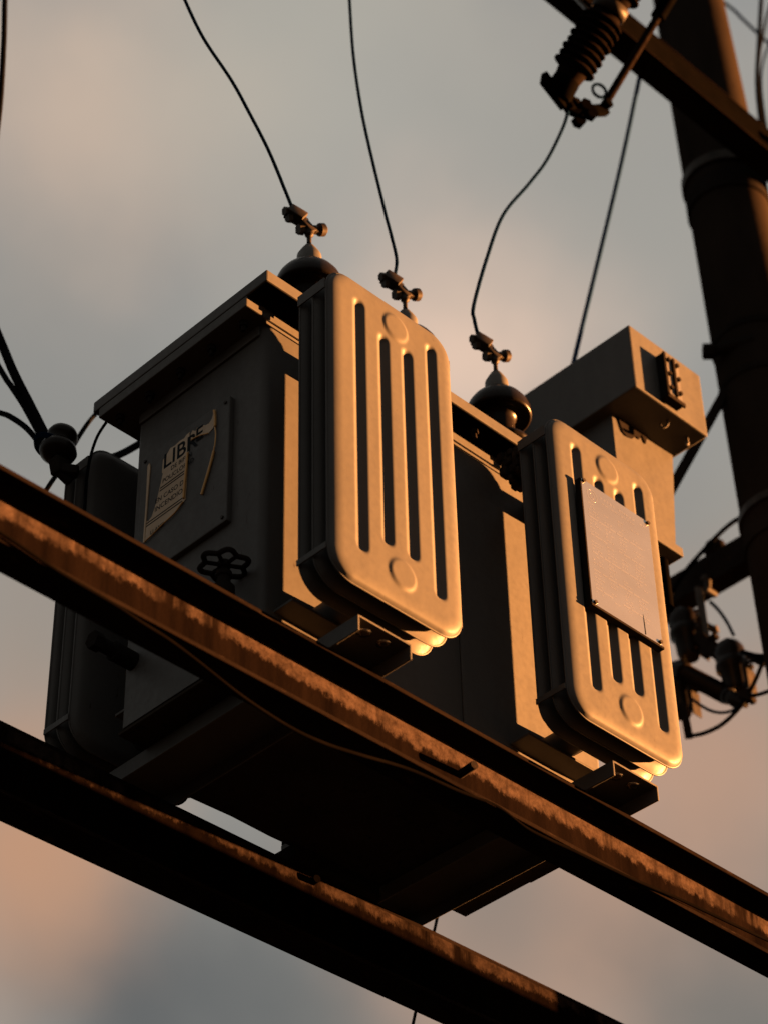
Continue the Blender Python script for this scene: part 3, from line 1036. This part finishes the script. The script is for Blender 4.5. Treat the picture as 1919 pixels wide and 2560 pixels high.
for d_ in (V(0.0, -0.02, -0.035), V(-0.02, 0.0, -0.05), V(0.035, -0.01, -0.03), V(0.02, 0.02, -0.045)):
    low.hexnut(m_ + d_, (0.3, 1, 0.2), 0.018, 0.02)
low.rod(hinge + V(0, -0.025, 0), hinge + V(0, 0.025, 0), 0.013, 10)
low.build('lower_hinge', M['black_and_shade'], fc, sharp=35)
tube_t = V(1.2172, -0.2000, 1.7044)
MB().tube([hinge, hinge * 0.5 + tube_t * 0.5, tube_t], 0.0115, 12).build('fuse_tube', M['rust'], fc)
tp = MB().tube([tube_t - (tube_t - hinge).normalized() * 0.06, tube_t + (tube_t - hinge).normalized() * 0.05], 0.020, 12)
tp.rod(tube_t + V(-0.10, 0, -0.03), tube_t + V(-0.02, 0, 0.0), 0.012, 8)
tp.bar(tube_t + V(-0.01, 0, 0.02), fc_b + fax * FL, 0.035, 0.02, (0, 1, 0), 0.003)
tp.build('upper_contact', M['black_and_shade'], fc)
lr = V(1.1424, 0.0000, 1.4522)
MB().torus(lr, (0.35, 1, 0.25), 0.020, 0.0045, 20, 6).build('pull_ring', M['wire'], fc)
br = MB()
mid = fc_b + fax * 0.262
br.lathe([(0.044, -0.014), (0.047, -0.014), (0.047, 0.014), (0.044, 0.014)], mid, fax, 28)
br.bar(mid + V(0, 0.045, 0), V(mid.x - 0.06, 0.0605, 1.97), 0.035, 0.006, (0, 0, 1), 0.001)
br.bar(V(mid.x - 0.10, 0.054, 1.93), V(mid.x - 0.06, 0.054, 2.05), 0.05, 0.008, (0, 1, 0), 0.002)
br.build('mounting_bracket', M['bronze'], fc)

# ------------------------------------------------------------------ spool insulator and cables at the left
sp0 = V(-0.0350, 0.5922, -0.1016)
spool = empty('spool_insulator', sp0, 'dark spool insulator holding black cables beside the rear radiator', 'insulator')
ax = V(0.12, -0.10, 1.0)
MB().lathe([(0, -0.040), (0.022, -0.040), (0.036, -0.030), (0.040, -0.018), (0.036, -0.006), (0.026, 0.002), (0.025, 0.010), (0.031, 0.016), (0.0325, 0.026), (0.028, 0.036), (0.016, 0.041), (0, 0.041)], sp0, ax, 28).build('spool', M['porcelain'], spool)
bk = MB()
bk.bar(sp0 + V(0, 0, -0.038), sp0 + V(0.01, 0.0, -0.075), 0.035, 0.030, (0, 1, 0), 0.005)
bk.bar(sp0 + V(0.0, 0.0, -0.066), (-0.0040, 0.5635, -0.1753), 0.022, 0.022, (0, 0, 1), 0.004)
bk.bar(sp0 + V(0.0, 0.0, -0.066), (-0.0040, 0.5855, -0.1884), 0.018, 0.022, (0, 0, 1), 0.004)
bk.rod(sp0 + V(0, 0, -0.06), sp0 + V(0, 0, 0.05), 0.006, 8)
bk.build('bracket', M['dark_steel'], spool)
tie = MB()
for k in range(3):
    tie.torus(sp0 + V(-0.018, 0.016, 0.004 - 0.007 * k), (0.2 + 0.1 * k, -0.2, 1), 0.030, 0.0028, 24, 6)
tie.build('tie_wire', M['wire'], spool)
wire('black_cable', [(-0.1114, 1.0000, 0.8104), (-0.0072, 0.9000, 0.4305), (0.0012, 0.8400, 0.2885), (0.0166, 0.7900, 0.1725), (0.0152, 0.7200, 0.0377), (-0.0600, 0.5870, -0.1265)], 0.0105, M['rubber'],
     'thicker black cable dropping from upper left onto the spool insulator', 'cable', n=12)
wire('black_cable', [(-0.1014, 0.9800, 0.5957), (0.0015, 0.9000, 0.3453), (-0.0014, 0.8400, 0.2469), (0.0092, 0.8000, 0.1698), (0.0135, 0.7300, 0.0362), (-0.0500, 0.6031, -0.1179)], 0.0068, M['rubber'],
     'thinner black cable running beside the thick one to the spool insulator', 'cable', n=10)
wire('black_cable', [(-0.0498, 0.9500, 0.2419), (0.0010, 0.8800, 0.1985), (0.0048, 0.8400, 0.1615), (0.0121, 0.7900, 0.1030), (0.0062, 0.7300, 0.0205), (-0.0600, 0.5998, -0.1293)], 0.0066, M['rubber'],
     'black cable arching in from the left edge to the spool insulator', 'cable', n=10)
wire('black_cable', [(0.3793, 0.9500, 0.5517), (0.2843, 0.9000, 0.3928), (0.2436, 0.8800, 0.3198), (0.2045, 0.8600, 0.2379), (0.1647, 0.8400, 0.1463), (0.1286, 0.8200, 0.0633), (0.0899, 0.8000, -0.0174), (0.0116, 0.7600, -0.1968)], 0.0053, M['rubber'],
     'black cable from behind the lid corner passing behind the spool insulator', 'cable')
wire('thin_cable', [(0.0300, 0.5070, -0.0266), (0.0280, 0.5176, -0.0409), (0.0260, 0.5467, -0.0676), (0.0240, 0.5615, -0.1078), (0.0220, 0.5675, -0.1575), (0.0220, 0.5680, -0.2216), (0.0220, 0.5615, -0.4124)], 0.0032, M['rubber'],
     'thin black cable hanging from the lid down the rear radiator edge', 'cable')
wire('black_cable', [(0.2564, 0.8000, 0.1696), (0.2783, 0.8000, 0.1910), (0.3176, 0.8000, 0.2373), (0.3891, 0.8000, 0.3282)], 0.0085, M['rubber'],
     'short length of black cable seen behind the tank corner and rear radiator', 'cable')
wire('black_cable', [(-0.1111, 0.9000, 1.6527), (-0.1194, 0.8800, 1.5302), (-0.1212, 0.8600, 1.3697), (-0.1253, 0.8400, 1.1974), (-0.1336, 0.8200, 1.0566), (-0.1457, 0.8000, 0.8753)], 0.0075, M['rubber'],
     'black cable hanging at the top left edge, apart from the others', 'cable', n=10)

# ------------------------------------------------------------------ cable along the near beam
wire('ground_cable', [(-0.6782, -0.0450, -1.0157), (-0.5847, -0.0440, -1.0209), (-0.4681, -0.0430, -1.0343), (-0.3593, -0.0430, -1.0401), (-0.3014, -0.0430, -1.0464), (-0.2370, -0.0400, -1.0489), (-0.1711, -0.0360, -1.0574), (-0.0650, -0.0320, -1.0771), (0.0418, -0.0300, -1.0862), (0.1213, -0.0300, -1.0817), (0.2068, -0.0300, -1.0662), (0.3244, -0.0300, -1.0425),
     (0.4447, -0.0320, -1.0343), (0.5415, -0.0360, -1.0266), (0.6122, -0.0400, -1.0431), (0.6744, -0.0420, -1.0440), (0.7402, -0.0430, -1.0407), (0.9026, -0.0430, -1.0330), (1.0500, -0.0430, -1.0206), (1.3196, -0.0440, -1.0058), (1.5323, -0.0440, -0.9865)], 0.0032, M['cable_dull'],
     'thin cable slung along the lower edge of the near beam', 'cable')
wire('ground_wire', [(1.2175, 0.7500, -0.5963), (1.2075, 0.7500, -0.6465), (1.1660, 0.7500, -0.7879), (1.1236, 0.7500, -0.9293), (1.1013, 0.7500, -1.0123)], 0.0035, M['rubber'],
     'thin dark wire hanging behind the far beam below the tank', 'wire')

# ------------------------------------------------------------------ side arm on the pole with low-voltage fuse gear
ARMZ = (2.2600, 0.6203, 0.7983)[2]
arm = empty('side_arm', (2.29, 0.80, 0.83), 'dark steel arm sticking out from the pole behind the rating plate radiator', 'arm')
ma = MB().box(2.26, 2.266, 0.36, 1.35, ARMZ, ARMZ + 0.094, 0.001)
ma.box(2.2665, 2.325, 0.36, 1.35, ARMZ, ARMZ + 0.006, 0.001)
ma.build('angle_bar', M['dark_steel'], arm)
kb = MB().lathe([(0, -0.02), (0.030, -0.02), (0.034, 0.0), (0.028, 0.022), (0, 0.028)], V(2.3000, 0.6384, 0.9293), (0, 0, 1), 18)
kb.build('bolt_cap', M['dark_steel'], arm)
sb = MB()
for p in (V(2.2580, 0.6498, 0.8056), V(2.2580, 0.6443, 0.7596)):
    sb.rod(p + V(-0.02, 0, 0), p + V(0.02, 0, 0), 0.010, 8)
sb.rod(V(2.2500, 0.6423, 0.8114), V(2.2500, 0.6498, 0.7556), 0.010, 8)
sb.build('bolt', M['bronze'], arm)

hs0, hs1 = V(2.2600, 0.6857, 0.8014), V(2.2600, 0.6819, 0.6103)
rack = empty('fuse_rack', hs1, 'brown hanging steel strap carrying the low voltage fuse units below the side arm', 'rack')
MB().bar(hs0, hs1, 0.006, 0.022, (1, -1, 0), 0.001).build('hanger_strap', M['galv'], rack)
ch = MB()
rr_ = random.Random(2)
for k in range(9):
    t_ = 0.45 + k * 0.055
    c = hs0.lerp(hs1, t_) + V(-0.012, 0.010, 0)
    ch.torus(c, (rr_.uniform(-1, 1), rr_.uniform(-1, 1), rr_.uniform(-1, 1)), 0.008, 0.0032, 12, 6)
ch.build('chain', M['bronze'], rack)
cb = MB()
cb.bar((2.2600, 0.7068, 0.6406), (2.2600, 0.6418, 0.5363), 0.03, 0.035, (0, 0, 1), 0.004)
cb.bar((2.2600, 0.6632, 0.5891), (2.2600, 0.5854, 0.4857), 0.022, 0.022, (0, 0, 1), 0.003)
cb.bar((2.2500, 0.6651, 0.5988), (2.2500, 0.6366, 0.5971), 0.02, 0.014, (0, 0, 1), 0.002)
cb.hexnut(V(2.2600, 0.6850, 0.5761), (1, 0, 0), 0.022, 0.02)
cb.build('cross_bar', M['dark_steel'], rack)


def fuse_unit(c, label, big):
    u = empty('fuse_unit', c, label, 'fuse unit', 'low voltage fuse units')
    MB().lathe([(0, 0.068), (0.012, 0.066), (0.016, 0.055), (0.034, 0.046), (0.042, 0.030), (0.044, 0.008), (0.040, -0.004), (0.040, -0.012), (0.046, -0.020), (0.046, -0.036), (0.036, -0.046), (0.034, -0.10), (0.026, -0.115), (0, -0.115)],
               c, (0.0, 0.06, 1), 26).build('body', M['porcelain'], u, sharp=50)
    lg = MB()
    lg.box(c.x + 0.004, c.x + 0.040, c.y - 0.044, c.y - 0.040, c.z - 0.125, c.z - 0.045, 0.001)
    lg.bar(c + V(0.02, -0.042, 0.0), c + V(0.04, -0.075, -0.035), 0.012, 0.018, (0, 0, 1), 0.002)
    lg.build('lug_plate', M['bronze'], u)
    nt_ = MB().hexnut(c + V(0.042, -0.072, -0.030), (0.3, -1, 0), 0.012, 0.018)
    nt_.hexnut(c + V(0.022, -0.047, -0.040), (0, 1, 0), 0.009, 0.010)
    nt_.build('bolt', M['bronze'], u)
    return u


fuse_unit(V(2.2600, 0.6090, 0.5078), 'outer brown low voltage fuse unit on the hanging rack, nearer the pole', 1)
fuse_unit(V(2.2600, 0.7506, 0.6983), 'upper brown low voltage fuse unit, partly behind the rating plate radiator', 1)
fu = fuse_unit(V(2.2600, 0.8009, 0.5309), 'lowest brown low voltage fuse unit, mostly hidden by the radiator edge', 1)

ra, rb = V(2.2400, 0.7807, 0.5570), V(2.2400, 0.5926, 0.3505)
rd = (rb - ra).normalized()
RL = (rb - ra).length
bush = empty('lv_cable_joint', ra, 'thick ribbed brown cable bushing slanting between the fuse units', 'bushing')
bush.name = 'ribbed_bushing'
ORG[bush.name] = ra
prof = [(0, 0.0), (0.026, 0.0), (0.030, 0.01)]
h = 0.045
prof += [(0.030, 0.04)]
while h < RL * 0.82:
    prof += [(0.021, h), (0.027, h + 0.005), (0.021, h + 0.010)]
    h += 0.0105
prof += [(0.024, h), (0.024, h + 0.01), (0.020, h + 0.012), (0.022, RL), (0.010, RL + 0.02), (0.008, RL + 0.04), (0, RL + 0.04)]
MB().lathe(prof, ra, rd, 24).build('sleeve', M['porcelain'], bush, sharp=60)
MB().bar(ra - rd * 0.06 + V(0, 0.01, 0.005), ra + rd * 0.01, 0.022, 0.025, (0, 0, 1), 0.004).build('end_lug', M['galv'], bush)
ck = V(2.2400, 0.5597, 0.3492)
e_ = MB()
e_.bar(rb, ck, 0.012, 0.026, (0, 0, 1), 0.003)
e_.hexnut(ck, (1, 0.3, 0), 0.017, 0.03)
e_.hexnut(ck + V(0, -0.012, -0.015), (1, 0.3, 0), 0.012, 0.03)
e_.build('connector', M['dark_steel'], bush)


def lv(pts, r, label, mat='rubber'):
    return wire('jumper_cable', pts, r, M[mat], label, 'cable', n=8)


lv([(2.2900, 0.4677, 0.9703), (2.2600, 0.4874, 0.9476), (2.2400, 0.5241, 0.9320), (2.2300, 0.5684, 0.9106), (2.2200, 0.6249, 0.8759), (2.2200, 0.7004, 0.8388), (2.2200, 0.7598, 0.7907), (2.2200, 0.8147, 0.7430)], 0.0072, 'black jumper cable curving from the pole across the side arm')
lv([(2.2600, 0.6515, 0.7292), (2.2600, 0.6293, 0.6900), (2.2600, 0.6065, 0.6368), (2.2600, 0.5891, 0.5788)], 0.0052, 'short grey jumper from the hanger strap to the outer fuse unit', 'wire')
lv([(2.2500, 0.5610, 0.5013), (2.2400, 0.5333, 0.4732), (2.2300, 0.4917, 0.4391), (2.2200, 0.4094, 0.3911)], 0.0077, 'thick black jumper leaving the outer fuse unit rightwards')
lv([(2.2400, 0.5368, 0.4496), (2.2300, 0.5038, 0.4310), (2.2200, 0.4604, 0.4119), (2.2200, 0.3998, 0.4096)], 0.0045, 'thin black jumper below the thick one at the outer fuse unit')
lv([(2.2300, 0.4321, 0.5152), (2.2300, 0.4583, 0.4691), (2.2300, 0.4832, 0.4226), (2.2300, 0.5177, 0.3748), (2.2300, 0.5532, 0.3383), (2.2200, 0.5828, 0.3045), (2.2200, 0.6391, 0.2865), (2.2200, 0.6985, 0.2893), (2.2200, 0.7498, 0.3048)], 0.0060, 'long black jumper looping down past the connector to the lowest fuse unit')
lv([(2.2300, 0.5504, 0.3382), (2.2300, 0.5220, 0.3273), (2.2300, 0.4838, 0.3191), (2.2300, 0.4098, 0.3114)], 0.0056, 'black jumper running from the connector to the right edge')
lv([(2.2400, 0.7389, 0.4318), (2.2400, 0.7172, 0.4019), (2.2400, 0.6802, 0.3616), (2.2400, 0.6417, 0.3365), (2.2400, 0.6054, 0.3283), (2.2400, 0.5808, 0.3366), (2.2400, 0.5575, 0.3454)], 0.0045, 'small drooping jumper under the ribbed bushing', 'wire')
lv([(2.2800, 0.7831, 0.5176), (2.2800, 0.7375, 0.4801), (2.2800, 0.6855, 0.4421)], 0.0060, 'short black jumper lying along the underside of the ribbed bushing')
rodm = MB().bar((2.2400, 0.7730, 0.4334), (2.2400, 0.7653, 0.3153), 0.010, 0.022, (1, -1, 0), 0.002)
tag(rodm.build('drop_bar', M['dark_steel']), 'flat dark bar hanging beside the lower corner of the rating plate radiator', 'bar')

# ------------------------------------------------------------------ brace and bundle near the pole
t = MB().bar((2.0310, 0.3300, 1.1961), (1.8506, 0.5000, 0.7191), 0.020, 0.026, (0.5, -0.5, 0.5), 0.002)
tag(t.build('brace', M['dark_steel']), 'dark diagonal brace from the pole down behind the conservator', 'brace')
wire('cable_bundle', [(2.3904, 0.2000, 3.1937), (2.3591, 0.2000, 3.0602), (2.2943, 0.2000, 2.7791), (2.2447, 0.2000, 2.5549), (2.2251, 0.2000, 2.3732), (2.2227, 0.2000, 2.2230)], 0.0075, M['rubber'],
     'thick black cable descending beside the pole behind the crossarm', 'cable')
wire('black_cable', [(2.5242, 0.2200, 3.3084), (2.4264, 0.2200, 3.0818), (2.3708, 0.2200, 2.9221), (2.3127, 0.2150, 2.7555), (2.2778, 0.2150, 2.6004), (2.2720, 0.2200, 2.4268), (2.2815, 0.2200, 2.2659)], 0.0048, M['rubber'],
     'thinner black cable twisting beside the thick one at upper right', 'cable')
wire('black_cable', [(2.5630, 0.2400, 3.1874), (2.4544, 0.2400, 2.9856), (2.3643, 0.2350, 2.7875), (2.3151, 0.2300, 2.6239), (2.3090, 0.2350, 2.4495), (2.3219, 0.2400, 2.2945)], 0.004, M['wire'],
     'grey cable outermost of the bundle at upper right', 'cable')
wire('service_cable', [(2.3329, 0.4800, 3.4580), (2.5731, 0.4600, 3.4519), (2.6173, 0.4400, 3.3986), (2.6655, 0.4200, 3.3447), (2.8485, 0.4000, 3.2875)], 0.0062, M['pale_cable'],
     'pale grey cable slanting from behind the pole to the upper right cables', 'cable')
